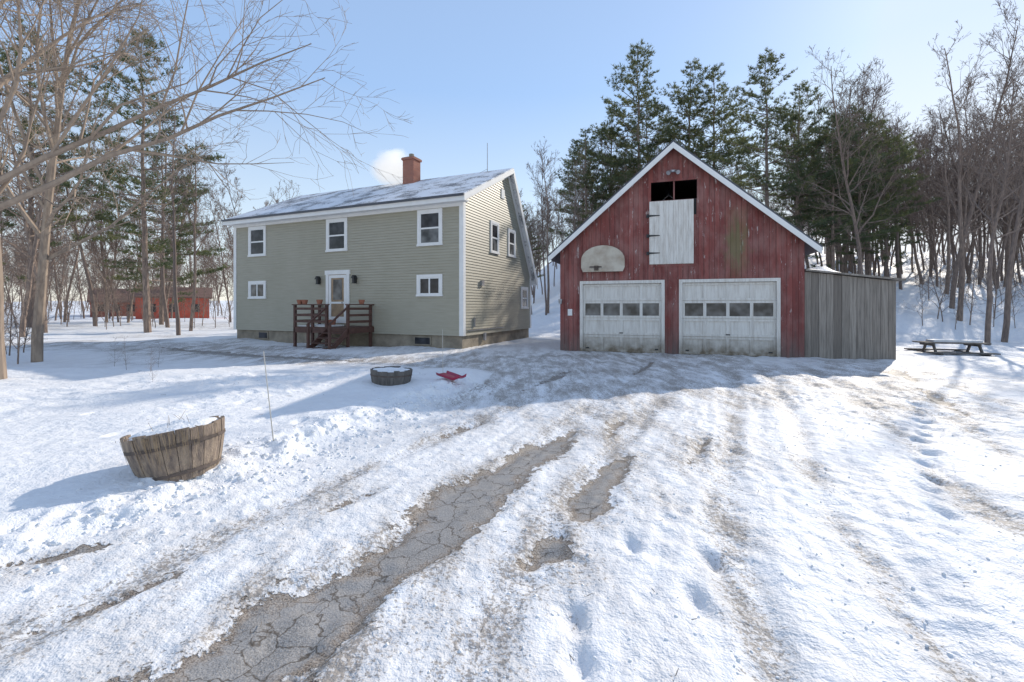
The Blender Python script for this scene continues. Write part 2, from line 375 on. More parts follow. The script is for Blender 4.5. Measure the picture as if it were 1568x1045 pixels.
# ------------------------------------------------------------ house
def window(P,side,a0,a1,z0,z1,off=0,style='dh',glass='glass',nm='window'):
    w=MB(); c=.11
    w.W(side,a0,a1,.0,.055,z1-c,z1,off).W(side,a0-.02,a1+.02,.0,.075,z0,z0+.07,off)
    w.W(side,a0,a0+c,.0,.055,z0+.07,z1-c,off).W(side,a1-c,a1,.0,.055,z0+.07,z1-c,off)
    ia0,ia1,iz0,iz1=a0+c,a1-c,z0+.07,z1-c; s=.045
    w.W(side,ia0,ia1,.01,.042,iz1-s,iz1,off).W(side,ia0,ia1,.01,.042,iz0,iz0+s,off)
    w.W(side,ia0,ia0+s,.01,.042,iz0+s,iz1-s,off).W(side,ia1-s,ia1,.01,.042,iz0+s,iz1-s,off)
    if style=='dh':
        zm=(iz0+iz1)/2; w.W(side,ia0+s,ia1-s,.01,.046,zm-.03,zm+.03,off)
    else:
        am=(ia0+ia1)/2; w.W(side,am-.03,am+.03,.01,.046,iz0+s,iz1-s,off)
    w.obj(nm+'_frame','white',P)
    g=MB()
    if style=='dh':
        zm=(iz0+iz1)/2
        g.W(side,ia0+s,ia1-s,.015,.034,zm+.03,iz1-s,off); g.obj(nm+'_upper_glass','glass',P)
        g=MB(); g.W(side,ia0+s,ia1-s,.015,.028,iz0+s,zm-.03,off); g.obj(nm+'_lower_glass',glass,P)
    else:
        g.W(side,ia0+s,ia1-s,.015,.03,iz0+s,iz1-s,off); g.obj(nm+'_glass',glass,P)
HR=-math.atan2(.395,.918)
H=empty('two_storey_house',(-1.74,16.2,0),HR)
prof=[(0,.5),(6.66,.5),(6.66,3.1),(3.97,7.35),(0,5.45)]
MB().prism(prof,-11.9,0,'x').obj('wall_core','siding',H)
MB().box(-11.84,-.06,.06,6.6,-.6,.5).obj('foundation','concrete',H)
mb=MB(); zc=.46; step=.104
while zc<5.3:
    z1=zc+step
    mb.quad((-11.9,-.026,zc),(0,-.026,zc),(0,-.004,z1),(-11.9,-.004,z1)); mb.quad((-11.9,0,zc),(0,0,zc),(0,-.026,zc),(-11.9,-.026,zc))
    zc=z1
mb.obj('front_siding','siding',H,recalc=False)
def yr(z): 
    y0=0 if z<5.45 else (z-5.45)/.4786
    y1=6.66 if z<3.1 else 6.66-(z-3.1)/1.58
    return y0,y1
mb=MB(); zc=.46
while zc<7.2:
    z1=zc+step; a0,a1=yr(zc); b0,b1=yr(z1)
    if b1>b0:
        mb.quad((.026,a0,zc),(.026,a1,zc),(.004,b1,z1),(.004,b0,z1)); mb.quad((0,a1,zc),(.026,a1,zc),(.026,a0,zc),(0,a0,zc))
    zc=z1
mb.obj('gable_siding','siding',H,recalc=False)
t=MB(); t.box(-.13,.0,-.04,0,.46,5.3).box(0,.04,-.04,.13,.46,5.3).box(-11.94,-11.77,-.04,0,.46,5.3).box(0,.04,6.53,6.7,.46,2.95)
t.box(-11.76,-.14,-.045,-.001,5.08,5.3)
t.obj('corner_boards','white',H)
MB().prism([(-.35,5.28),(3.97,7.35),(3.97,7.5),(-.35,5.43)],-12.2,.24,'x').obj('roof_front','roof',H)
MB().prism([(3.975,7.35),(7.0,2.56),(7.0,2.82),(3.975,7.5)],-12.2,.24,'x').obj('roof_rear','roof',H)
t=MB(); t.prism([(-.35,5.20),(3.97,7.26),(3.97,7.47),(-.35,5.40)],.242,.275,'x').prism([(3.975,7.14),(7.0,2.36),(7.0,2.77),(3.975,7.47)],.242,.275,'x')
t.box(-12.2,.275,-.38,-.352,5.18,5.38)
t.prism([(3.9,7.05),(6.66,2.7),(6.66,3.05),(3.97,7.3)],.03,.06,'x').prism([(.0,5.25),(3.9,7.1),(3.9,7.3),(0,5.43)],.03,.06,'x')
t.obj('rake_and_fascia','white',H)
MB().box(-12.2,.24,-.35,-.001,5.2,5.235).obj('soffit','white',H)
MB().box(-12.2,.27,-.44,-.382,5.34,5.42).obj('drip_edge','droof',H)
for k,(a0,a1) in enumerate([(-1.9,-.83),(-6.35,-5.25),(-10.95,-9.85)]): window(H,'f',a0,a1,3.73,5.06,0.0,'dh',['curtain','glass','glass'][k],'upper_window_%d'%(k+1))
window(H,'f',-1.93,-.83,1.88,2.68,0,'sl','glass','lower_window_1'); window(H,'f',-10.95,-9.85,1.85,2.64,0,'sl','curtain','lower_window_2')
window(H,'r',2.17,2.95,3.65,4.95,0,'dh','curtain','gable_window_1'); window(H,'r',3.9,4.7,3.68,4.9,0,'dh','curtain','gable_window_2'); window(H,'r',5.4,6.25,1.4,2.43,0,'dh','curtain','gable_window_3')
MB().box(.0,.05,3.2,3.5,6.05,6.45).obj('gable_vent','white',H)
d=MB(); d.W('f',-6.36,-6.22,0,.06,.8,2.95).W('f',-5.28,-5.14,0,.06,.8,2.95).W('f',-6.4,-5.1,0,.075,2.8,2.97); d.obj('door_casing','white',H)
d=MB(); d.W('f',-6.22,-5.28,0,.03,.82,2.8); d.obj('door_back','dirtywood',H)
d=MB(); d.W('f',-6.2,-6.09,.03,.05,.84,2.78).W('f',-5.41,-5.3,.03,.05,.84,2.78).W('f',-6.09,-5.41,.03,.05,2.66,2.78).W('f',-6.09,-5.41,.03,.05,.84,1.1).W('f',-6.09,-5.41,.03,.05,1.62,1.7); d.obj('storm_door','white',H)
d=MB(); d.W('f',-5.98,-5.52,.03,.04,1.78,2.6); d.obj('door_glass','curtain',H)
d=MB(); d.cyl((-5.48,-.06,1.66),(-5.48,-.1,1.66),.03,.03,8); d.obj('door_knob','metal',H)
for k,a in enumerate((-6.72,-4.82)):
    d=MB(); d.W('f',a-.05,a+.05,.02,.05,2.45,2.7).W('f',a-.07,a+.07,.05,.2,2.42,2.44).W('f',a-.05,a+.05,.07,.18,2.44,2.62); d.prism([(a-.09,2.62),(a+.09,2.62),(a,2.75)],-.22,-.03,'y'); d.obj('lantern_%d'%(k+1),'iron',H)
for k,(a0,a1) in enumerate([(-2.1,-1.35),(-10.4,-9.8)]):
    d=MB(); d.box(a0,a1,.02,.065,.08,.4); d.obj('basement_window_frame_%d'%k,'concrete',H); d=MB(); d.box(a0+.05,a1-.05,.01,.03,.12,.36); d.obj('basement_window_%d'%k,'glass',H)
d=MB(); d.box(.02,.1,1.3,1.5,2.3,2.5).box(.02,.08,.75,.8,.75,1.1).box(.03,.06,.3,3.4,.62,.65).box(-.02,.06,1.6,1.75,.2,.5); d.obj('utility_boxes','metal',H)
# deck
dk=empty('entry_deck',(0,0,0)); dk.parent=H
d=MB(); X0,X1=-6.65,-3.95; DD=-1.35
for k in range(10): d.box(X0,X1,DD+k*.134,DD+k*.134+.125,.70,.74)
d.box(X0,X1,DD-.04,DD-.001,.52,.72).box(X0-.04,X0-.001,DD,-.03,.52,.72).box(X1+.001,X1+.04,DD,-.03,.52,.72)
SX0,SX1=-4.95,-4.0
for x,y in [(X0,DD),(X0,-.15),(-5.75,DD),(SX0-.1,DD),(X1-.09,DD),(X1-.09,-.15)]: d.box(x,x+.09,y-.04,y+.05,-.2,1.56)
for z in (.90,1.14,1.38): 
    d.box(X0+.09,SX0-.1,DD-.03,DD-.0,z,z+.09); d.box(X0,X0+.03,DD+.05,-.15,z,z+.09); d.box(X1-.03,X1,DD+.05,-.15,z,z+.09)
d.box(X0-.04,SX0+.02,DD-.08,DD+.08,1.562,1.6); d.box(X0-.04,X0+.12,DD+.081,-.03,1.562,1.6); d.box(X1-.12,X1+.04,DD-.06,-.03,1.562,1.6)
for k in range(4):
    z=.56-k*.17; y=DD-.06-k*.21
    d.box(SX0,SX1,y-.22,y,z-.04,z)
for x in (SX0-.04,SX1):
    d.prism([(DD-.02,.72),(DD-.95,.02),(DD-.95,-.2),(DD-.02,.45)],x,x+.04,'x')
    d.box(x-.02,x+.06,DD-.92,DD-.84,-.1,.9); d.prism([(DD-.0,1.46),(DD-.92,.84),(DD-.92,.91),(DD,1.54)],x,x+.05,'x')
d.obj('deck_timber','deck',dk)
d=MB()
for x,y in ((-6.35,DD),(-6.12,DD+.02),(-5.35,DD),(-4.02,-.6)): d.cyl((x,y,1.602),(x,y,1.76),.08,.12,12)
d.cyl((-5.6,-.5,.74),(-5.6,-.5,.99),.12,.17,12); d.obj('flower_pots','terracotta',dk)
MB().box(X0+.1,SX0-.2,DD+.1,-.3,.742,.79).obj('deck_snow','snow',dk)
c=MB(); c.box(-5.05,-4.45,3.3,3.85,6.6,8.3).box(-5.1,-4.4,3.25,3.9,8.3,8.4); c.obj('chimney_stack','brick',H)
c=MB(); c.box(-5.06,-4.44,3.29,3.86,8.4,8.43).cyl((-4.75,3.57,8.43),(-4.75,3.57,8.62),.12,.12); c.obj('chimney_cap','concrete',H)
c=MB(); c.cyl((-1.0,3.97,7.4),(-1.0,3.97,8.75),.02,.015,6).cyl((-1.0,3.97,7.6),(-1.3,3.6,7.3),.01,.01,4); c.obj('antenna','metal',H)

# chimney steam (volume)
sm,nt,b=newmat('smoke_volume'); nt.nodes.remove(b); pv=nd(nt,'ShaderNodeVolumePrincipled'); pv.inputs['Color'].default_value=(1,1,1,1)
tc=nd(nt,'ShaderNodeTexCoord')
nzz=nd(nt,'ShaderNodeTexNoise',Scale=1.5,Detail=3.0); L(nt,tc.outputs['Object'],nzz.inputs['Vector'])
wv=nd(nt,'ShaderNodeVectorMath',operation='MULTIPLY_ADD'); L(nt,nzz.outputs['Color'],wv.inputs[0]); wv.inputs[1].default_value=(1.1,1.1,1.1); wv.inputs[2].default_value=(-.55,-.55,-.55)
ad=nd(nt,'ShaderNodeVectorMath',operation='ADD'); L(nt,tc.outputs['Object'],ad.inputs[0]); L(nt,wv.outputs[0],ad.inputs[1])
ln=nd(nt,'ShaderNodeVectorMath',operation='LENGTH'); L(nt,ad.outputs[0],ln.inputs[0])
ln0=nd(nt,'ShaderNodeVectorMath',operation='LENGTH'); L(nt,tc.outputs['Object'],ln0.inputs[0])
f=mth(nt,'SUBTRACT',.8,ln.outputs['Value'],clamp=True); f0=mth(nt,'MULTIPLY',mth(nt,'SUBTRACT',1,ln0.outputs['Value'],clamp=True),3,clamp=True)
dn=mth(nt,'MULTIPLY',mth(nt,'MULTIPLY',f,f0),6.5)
L(nt,dn,pv.inputs['Density']); L(nt,mth(nt,'MULTIPLY',dn,.5),pv.inputs['Emission Strength']); pv.inputs['Emission Color'].default_value=(1,1,1,1)  # glow added to the steam in place of light scattering inside it
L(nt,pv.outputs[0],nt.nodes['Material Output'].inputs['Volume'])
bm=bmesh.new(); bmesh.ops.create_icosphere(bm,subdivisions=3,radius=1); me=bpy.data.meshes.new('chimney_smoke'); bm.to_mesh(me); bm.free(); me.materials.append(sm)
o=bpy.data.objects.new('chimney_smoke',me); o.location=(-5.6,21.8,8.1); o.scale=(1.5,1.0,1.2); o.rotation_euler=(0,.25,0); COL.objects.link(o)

# ------------------------------------------------------------ garage
GR=-math.atan2(.307,.952)
G=empty('red_barn_garage',(1.66,15.7,0),GR); GW=7.3
def gz(x): return 3.45+ (3.15/3.65)*min(x,GW-x)
ops=[(.78,3.30,-1,2.26),(3.93,6.57,-1,2.26),(2.98,4.36,4.9,5.5)]
br=sorted(set([round(k*.152,4) for k in range(49)]+[GW,3.65]+[v for o_ in ops for v in o_[:2]]))
br=[b_ for k,b_ in enumerate(br) if k==0 or b_-br[k-1]>.001]
mb=MB()
for a,b_ in zip(br[:-1],br[1:]):
    m_=(a+b_)/2; segs=[]
    cuts=sorted([(o_[2],o_[3]) for o_ in ops if o_[0]<m_<o_[1]]); z=-.3
    for c0,c1 in cuts:
        if c0>z: segs.append((z,c0))
        z=c1
    segs.append((z,None)); y=-.03-random.uniform(0,.007); e=.0035
    for z0,z1 in segs:
        zl,zr=(gz(a)-.01,gz(b_)-.01) if z1 is None else (z1,z1)
        mb.prism([(a+e,z0),(b_-e,z0),(b_-e,zr),(a+e,zl)],y,0,'y')
mb.obj('front_boards','red',G)
mb=MB()
for a,b_ in zip(br[:-1],br[1:]):
    m_=(a+b_)/2
    cuts=sorted([(o_[2],o_[3]) for o_ in ops if o_[0]<m_<o_[1]]); z=-.3
    for c0,c1 in cuts:
        if c0>z: mb.box(a,b_,.002,.04,z,c0)
        z=c1
    mb.prism([(a,z),(b_,z),(b_,gz(b_)-.02),(a,gz(a)-.02)],.002,.04,'y')
mb.obj('front_sheathing','dark',G)
GD=6.6
mb=MB(); mb.box(0,.06,.042,GD,-.3,3.45).box(GW-.06,GW,.042,GD,-.3,3.45).prism([(0,-.3),(GW,-.3),(GW,3.45),(3.65,6.58),(0,3.45)],GD,GD+.06,'y'); mb.obj('side_walls','red',G)
MB().box(.06,GW-.06,.05,GD,2.75,2.82).obj('loft_floor','dark',G)
mb=MB()
mb.prism([(-.38,3.12),(3.65,6.6),(3.65,6.72),(-.38,3.24)],-.3,GD+.3,'y'); mb.prism([(GW+.38,3.12),(3.652,6.6),(3.652,6.72),(GW+.38,3.24)],-.3,GD+.3,'y'); mb.obj('roof','droof',G)
mb=MB(); mb.prism([(-.36,3.0),(3.65,6.46),(3.65,6.65),(-.36,3.19)],-.33,-.302,'y'); mb.prism([(GW+.36,3.0),(3.652,6.46),(3.652,6.65),(GW+.36,3.19)],-.33,-.302,'y'); mb.obj('rake_boards','white',G)
mb=MB(); mb.prism([(-.36,3.1),(3.65,6.57),(3.65,6.595),(-.36,3.125)],-.3,-.04,'y'); mb.prism([(GW+.36,3.1),(3.652,6.57),(3.652,6.595),(GW+.36,3.125)],-.3,-.04,'y'); mb.obj('rake_soffit','planks',G)
def gdoor(x0,x1,nm):
    f=MB(); t=.1
    f.box(x0-t,x0,-.06,-.0,-.05,2.36).box(x1,x1+t,-.06,-.0,-.05,2.36).box(x0,x1,-.06,-.0,2.26,2.36); f.obj(nm+'_frame','gdoor',G)
    f=MB(); f.box(x0,x1,.05,.09,-.05,2.26); f.obj(nm+'_panel','gdoor',G)
    f=MB(); gl=MB(); n=4; wx=(x1-x0)/n; rh=.565
    for r_ in range(4):
        z0=r_*rh; z1=z0+rh-.012
        f.box(x0,x1,.015,.0495,z0+.005,z0+.075).box(x0,x1,.015,.0495,z1-.07,z1)
        for k in range(n+1):
            xx=x0+k*wx; h=.045 if 0<k<n else .075
            a=max(x0,xx-h); b_=min(x1,xx+h); f.box(a,b_,.017,.0495,z0+.075,z1-.07)
        if r_==2:
            for k in range(n): gl.box(x0+k*wx+.05,x0+(k+1)*wx-.05,.036,.049,z0+.08,z1-.075)
    f.obj(nm+'_rails','gdoor',G); gl.obj(nm+'_windows','curtain',G)
    h=MB(); h.box((x0+x1)/2-.06,(x0+x1)/2+.06,-.0,.015,.62,.65).box(x0+.1,x0+.2,.0,.015,.1,.14).box(x1-.2,x1-.1,.0,.015,.1,.14); h.obj(nm+'_handle','iron',G)
gdoor(.78,3.30,'garage_door_1'); gdoor(3.93,6.57,'garage_door_2')
l=MB(); l.box(2.93,4.26,-.075,-.04,2.86,4.88)
l.obj('loft_door','loft',G)
l=MB()
for k in range(9): 
    a=2.93+k*.148; l.box(a+.004,min(a+.144,4.26),-.087,-.0755,2.87,4.87)
l.obj('loft_door_boards','loft',G)
l=MB()
for z in (3.22,3.78,4.42): l.prism([(2.86,z-.035),(3.25,z-.012),(3.25,z+.012),(2.86,z+.035)],-.1,-.088,'y'); l.box(2.84,2.93,-.1,-.04,z-.05,z+.05)
l.obj('strap_hinges','iron',G)
l=MB(); l.box(2.9,4.5,-.05,-.031,5.5,5.56).box(4.36,4.42,-.05,-.031,4.3,5.5).box(3.66,3.7,-.02,.03,4.9,5.5).box(2.9,4.36,-.05,-.031,2.78,2.855); l.obj('loft_trim','red',G)
l=MB(); l.box(4.27,4.34,-.045,-.0385,4.4,4.9); l.obj('loft_gap','dark',G)
l=MB(); l.box(3.55,3.75,-.1,-.03,5.78,5.84).cyl((3.58,-.1,5.8),(3.5,-.22,5.72),.04,.07).cyl((3.72,-.1,5.8),(3.8,-.22,5.72),.04,.07); l.obj('floodlight','metal',G)
pts=[(.80,2.66),(2.10,2.66),(2.16,2.8),(2.16,3.05)]+[(1.45+.71*math.cos(a),3.05+.48*math.sin(a)) for a in [math.pi*k/14 for k in range(1,14)]]+[(.74,3.05),(.74,2.8)]
bb=MB().prism(pts,-.16,-.13,'y'); bb.obj('backboard','board',G)
bb=MB(); bb.box(1.0,1.05,-.13,-.04,2.7,3.3).box(1.85,1.9,-.13,-.04,2.7,3.3); bb.obj('backboard_mounts','planks',G)
bb=MB(); seg=16
for k in range(seg):
    a=2*math.pi*k/seg; b_=2*math.pi*(k+1)/seg
    bb.cyl((1.25+.2*math.cos(a),-.38+.2*math.sin(a),2.80),(1.25+.2*math.cos(b_),-.38+.2*math.sin(b_),2.80),.012,.012,5)
bb.box(1.18,1.32,-.19,-.161,2.70,2.86)
bb.obj('hoop_rim','rust',G)
w=MB(); w.box(.27,.42,-.06,-.038,1.2,1.42); w.obj('wall_sign','white',G)
w=MB(); w.box(-.04,.08,-.16,-.04,1.72,1.76).cyl((.02,-.1,1.6),(.02,-.1,1.74),.05,.07); w.obj('wall_lamp','metal',G)
# shed
S=empty('plank_shed',(1.66+.952*7.31+.307*.12,15.7-.307*7.31+.952*.12,0),GR); SW=2.26
mb=MB(); x=0
while x<SW-.01:
    w_=min(.19,SW-x); top=lambda q:2.55-.145*q+random.uniform(-.012,.0)
    mb.prism([(x+.004,-.3),(x+w_-.004,-.3),(x+w_-.004,top(x+w_)),(x+.004,top(x))],-.025-random.uniform(0,.012),0,'y'); x+=w_
mb.obj('front_planks','planks',S)
mb=MB(); mb.prism([(0,-.3),(SW,-.3),(SW,2.2),(0,2.53)],.002,2.8,'y'); mb.obj('shed_body','planks',S)
mb=MB(); mb.prism([(0.02,2.56),(SW+.18,2.225),(SW+.18,2.275),(0.02,2.61)],-.14,2.95,'y'); mb.obj('shed_roof','planks',S)
n=24; V=[];F=[]
for j in range(n+1):
    for i_ in range(n+1):
        u=i_/n; v=j/n; x_=u*(SW+.1)+.03; y_=-.1+v*2.9; e=min(1,min(u,1-u,v,1-v)*9); hh=e*(.03+.22*math.exp(-((u-.2)/.13)**2)*float(vn(np.array([x_*3.]),np.array([y_*3.]))[0])+.02)
        V.append((x_,y_,2.61-.1396*x_+hh-.01)); 
for j in range(n):
    for i_ in range(n): a=j*(n+1)+i_; F.append((a,a+1,a+n+2,a+n+1))
mb=MB(); mb.V=V; mb.F=F; mb.obj('shed_snow','snow',S,True)

# ------------------------------------------------------------ yard objects
def barrel(loc,rb,rt,h,mat,tilt,snowh,nm='half_barrel_planter'):
    P=empty(nm,loc); P.rotation_euler=tilt; N=22; mb=MB()
    for k in range(N):
        a0=2*math.pi*(k+.02)/N; a1=2*math.pi*(k+.98)/N; hh=h+random.uniform(-.016,.012); j=random.uniform(-.005,.005)
        n_=len(mb.V)
        for z in (0,.33,.66,1):
            r_=rb+(rt-rb)*(1-(1-z)**1.5)+j
            for rr in (r_,r_-.025):
                for a in (a0,a1): mb.V.append((rr*math.cos(a),rr*math.sin(a),z*hh))
        for q_ in range(3):
            o_=n_+q_*4; mb.F+= [(o_,o_+1,o_+5,o_+4),(o_+3,o_+2,o_+6,o_+7),(o_+1,o_+3,o_+7,o_+5),(o_+2,o_,o_+4,o_+6)]
        mb.F+=[(n_+12,n_+13,n_+15,n_+14)]
    mb.obj('staves',mat,P)
    hb=MB()
    for z in (.16,.72):
        r_=rb+(rt-rb)*(1-(1-z)**1.5)+.006; n_=len(hb.V); K=32
        for zz in (z*h-.013,z*h+.013):
            for k in range(K): a=2*math.pi*k/K; hb.V.append((r_*math.cos(a),r_*math.sin(a),zz))
        for k in range(K): hb.F.append((n_+k,n_+(k+1)%K,n_+K+(k+1)%K,n_+K+k))
    hb.obj('hoops','rust',P)
    s_=MB(); K=40; R=12; s_.V=[(0,0,h-.02+snowh)]
    for r_ in range(1,R+1):
        for k in range(K):
            a=2*math.pi*k/K; q_=r_/R; rr=(rt-.027)*q_
            s_.V.append((rr*math.cos(a),rr*math.sin(a),h-.03+snowh*(1-q_**3)+.045*(float(vn(np.array([math.cos(a)*q_*3+9]),np.array([math.sin(a)*q_*3.]))[0])-.3)*(r_<R)))
    for k in range(K): s_.F.append((0,1+k,1+(k+1)%K))
    for r_ in range(R-1):
        for k in range(K): a=1+r_*K; s_.F.append((a+k,a+K+k,a+K+(k+1)%K,a+(k+1)%K))
    s_.obj('snow_fill','snow',P,True); return P
P=barrel((-2.85,3.95,.04),.27,.365,.42,'barrelwood',(math.radians(-4),math.radians(-9),.2),.055)
tw=MB()
for k in range(45):
    a=random.gauss(-1.3,.4); z0=.41+random.uniform(-.01,.015); r0_=random.uniform(.30,.35)
    x0,y0=r0_*math.cos(a),r0_*math.sin(a); r1_=.372+random.uniform(0,.008); a2=a+random.gauss(0,.04); dz=random.uniform(.05,.3)
    x1,y1=r1_*math.cos(a),r1_*math.sin(a); r2=.29+(.37-.29)*(1-dz/.41)+.012+random.uniform(0,.008)
    tw.cyl((x0,y0,z0),(x1,y1,z0-.005),.0025,.002,3,False); tw.cyl((x1,y1,z0-.005),(r2*math.cos(a2),r2*math.sin(a2),z0-dz),.002,.001,3,False)
for k in range(7):
    a=random.random()*6; r_=random.uniform(0,.2); x0,y0=r_*math.cos(a),r_*math.sin(a)
    tw.cyl((x0,y0,.40),(x0+random.uniform(-.1,.1),y0+random.uniform(-.1,.1),.47+random.uniform(.03,.08)),.002,.001,4)
M['straw']=simple('dry_straw',(.42,.30,.18),.9,.3,9)
tw.obj('dead_stems','straw',P,recalc=False)
barrel((-2.25,8.5,tz(-2.25,8.5)-.12),.32,.38,.34,'barrelgrey',(0,math.radians(2),.5),.02)
sl=MB(); n=12
for k in range(n+1):
    u=k/n; x_=-.36+.72*u; w_=.11*(1-.35*u**3); lift=.10*max(0,u-.75)**1.2*4
    for yy,zz in ((-w_-.02,.05),(-w_,.0),(-w_*.4,.012),(w_*.4,.012),(w_,.0),(w_+.02,.05)): sl.V.append((x_,yy,zz+lift))
for k in range(n):
    for j in range(5): a=k*6+j; sl.F.append((a,a+1,a+7,a+6))
o=sl.obj('plastic_sled','pinkred',None,True,loc=(-1.12,8.5,tz(-1.12,8.5)+.04)); o.rotation_euler=(math.radians(4),math.radians(4),math.radians(-50))
sm_=o.modifiers.new('s','SOLIDIFY'); sm_.thickness=.012
for bx,by,tx,ty,tzz in ((-2.4,4.62,-2.5,4.6,1.05),(-1.45,9.6,-1.46,9.6,1.02)):
    z=tz(bx,by); MB().cyl((bx,by,z-.1),(tx,ty,tzz),.006,.0045,6).obj('driveway_marker','stake')
PT=empty('picnic_table',(14.0,14.6,tz(14,14.6)-.38),math.radians(-14)); p=MB()
for k in range(5): p.box(-.85,.85,-.36+k*.145,-.36+k*.145+.135,.70,.735)
for y in (-.72,.58): p.box(-.85,.85,y,y+.14,.42,.455).box(-.85,.85,y+.145,y+.245,.42,.455)
for x in (-.6,.6):
    p.box(x-.04,x+.0,-.75,.8,.33,.42).box(x-.04,x,-.36,.36,.62,.70)
    p.prism([(-.62,0),(-.53,0),(-.18,.66),(-.27,.66)],x,x+.04,'x').prism([(.62,0),(.53,0),(.18,.66),(.27,.66)],x+.041,x+.08,'x')
p.obj('table_timber','barrelgrey',PT); MB().box(-.5,.8,-.1,.3,.736,.80).obj('table_snow','snow',PT)

def nb(name,loc,rz,w,d,h,rise,mat):
    P=empty(name,loc,rz); m=MB(); m.prism([(-w/2,0-1),(w/2,-1),(w/2,h),(-w/2,h)],0,d,'y'); m.prism([(0,h),(d,h),(d/2,h+rise)],-w/2,w/2,'x'); m.obj('walls',mat,P)
    r_=MB(); r_.prism([(-.3,h-.15),(d/2,h+rise),(d/2,h+rise+.15),(-.3,h)],-w/2-.3,w/2+.3,'x'); r_.prism([(d+.3,h-.15),(d/2+.002,h+rise),(d/2+.002,h+rise+.15),(d+.3,h)],-w/2-.3,w/2+.3,'x'); r_.obj('roof','broof',P)
    g_=MB()
    for x in (-w*.3,0,w*.3): g_.box(x-.4,x+.4,-.04,.02,.9,1.8)
    g_.obj('windows','glass',P)
    g_=MB(); g_.box(-w*.17,-w*.1,-.05,.02,0,1.9); g_.obj('door','white',P)
nb('red_farmhouse',(-37,50,0),math.radians(34),6.5,5,2.6,1.0,'barnred')
nb('brown_farmhouse',(-52,60,0),math.radians(40),5,5,2.2,1.6,'brown')

# ------------------------------------------------------------ trees
def tube(V,F,pts,rads,sides):
    n0=len(V); u=None
    for k,p in enumerate(pts):
        d=(pts[min(k+1,len(pts)-1)]-pts[max(k-1,0)]).normalized()
        u=d.orthogonal().normalized() if u is None else (u-d*u.dot(d)).normalized()
        w=d.cross(u); r=rads[k]
        for i in range(sides):
            a=6.2832*i/sides; q=p+u*(r*math.cos(a))+w*(r*math.sin(a)); V.append((q.x,q.y,q.z))
        if k:
            o=n0+(k-1)*sides
            for i in range(sides):
                j=(i+1)%sides; F.append((o+i,o+j,o+sides+j,o+sides+i))
def bare(seed,H,spread=.35,lv=4,kids=(24,6,5,3),r0=None,first=.25,up=.5,minr=.006,lean=None,droop=0.,rf=.016,sides=(7,5,3,3,3)):
    R=random.Random(seed); V=[];F=[]
    def grow(p,d,l,r,level):
        ns=(11,6,4,3,2)[level]; pts=[p.copy()]; rads=[r]; st=l/ns; dirs=[d.copy()]
        for k in range(ns):
            wob=(.05,.13,.17,.22,.22)[level]
            d=(d+Vector((R.gauss(0,wob),R.gauss(0,wob),R.gauss(0,wob)+(up*.12 if level else .03)-droop*.1*(level>0)))).normalized()
            p=p+d*st; pts.append(p.copy()); dirs.append(d.copy())
            rads.append(max(minr*.6,r*(1-(k+1)/ns*(.86 if level<3 else .6))))
        tube(V,F,pts,rads,sides[level])
        if level>=lv: return
        n=kids[level]; n=max(2,int(n*R.uniform(.75,1.25)))
        for c in range(n):
            t=(first+(1-first)*((c+R.random())/n)) if level==0 else R.uniform(.18,1)
            x=t*ns; i=min(int(x),ns-1); f=x-i
            bp=pts[i].lerp(pts[i+1],f); bd=dirs[i+1]
            ax=bd.orthogonal().normalized(); ax.rotate(Matrix.Rotation(R.uniform(0,6.283),3,bd))
            ang=R.uniform(.5,1.05) if level==0 else R.uniform(.4,.9)
            nd_=(bd*math.cos(ang)+ax*math.sin(ang)).normalized()
            if level==0: ll=H*spread*(1.15-.75*t)*R.uniform(.6,1.2)
            else: ll=l*R.uniform(.35,.62)*(1.15-.5*t)
            br_=rads[i]*(1-f)+rads[i+1]*f
            grow(bp,nd_,ll,max(minr,min(br_*.62,ll*rf)),level+1)
    d0=Vector((R.uniform(-.06,.06),R.uniform(-.06,.06),1)) if lean is None else Vector(lean)
    grow(Vector((0,0,-.4)),d0.normalized(),H,r0 or H*.0085,0)
    return V,F
def mesh_of(name,V,F,mats,midx=None):
    me=bpy.data.meshes.new(name); me.from_pydata(V,[],F)
    for m in mats: me.materials.append(M[m])
    if midx is not None: me.polygons.foreach_set('material_index',midx)
    return me
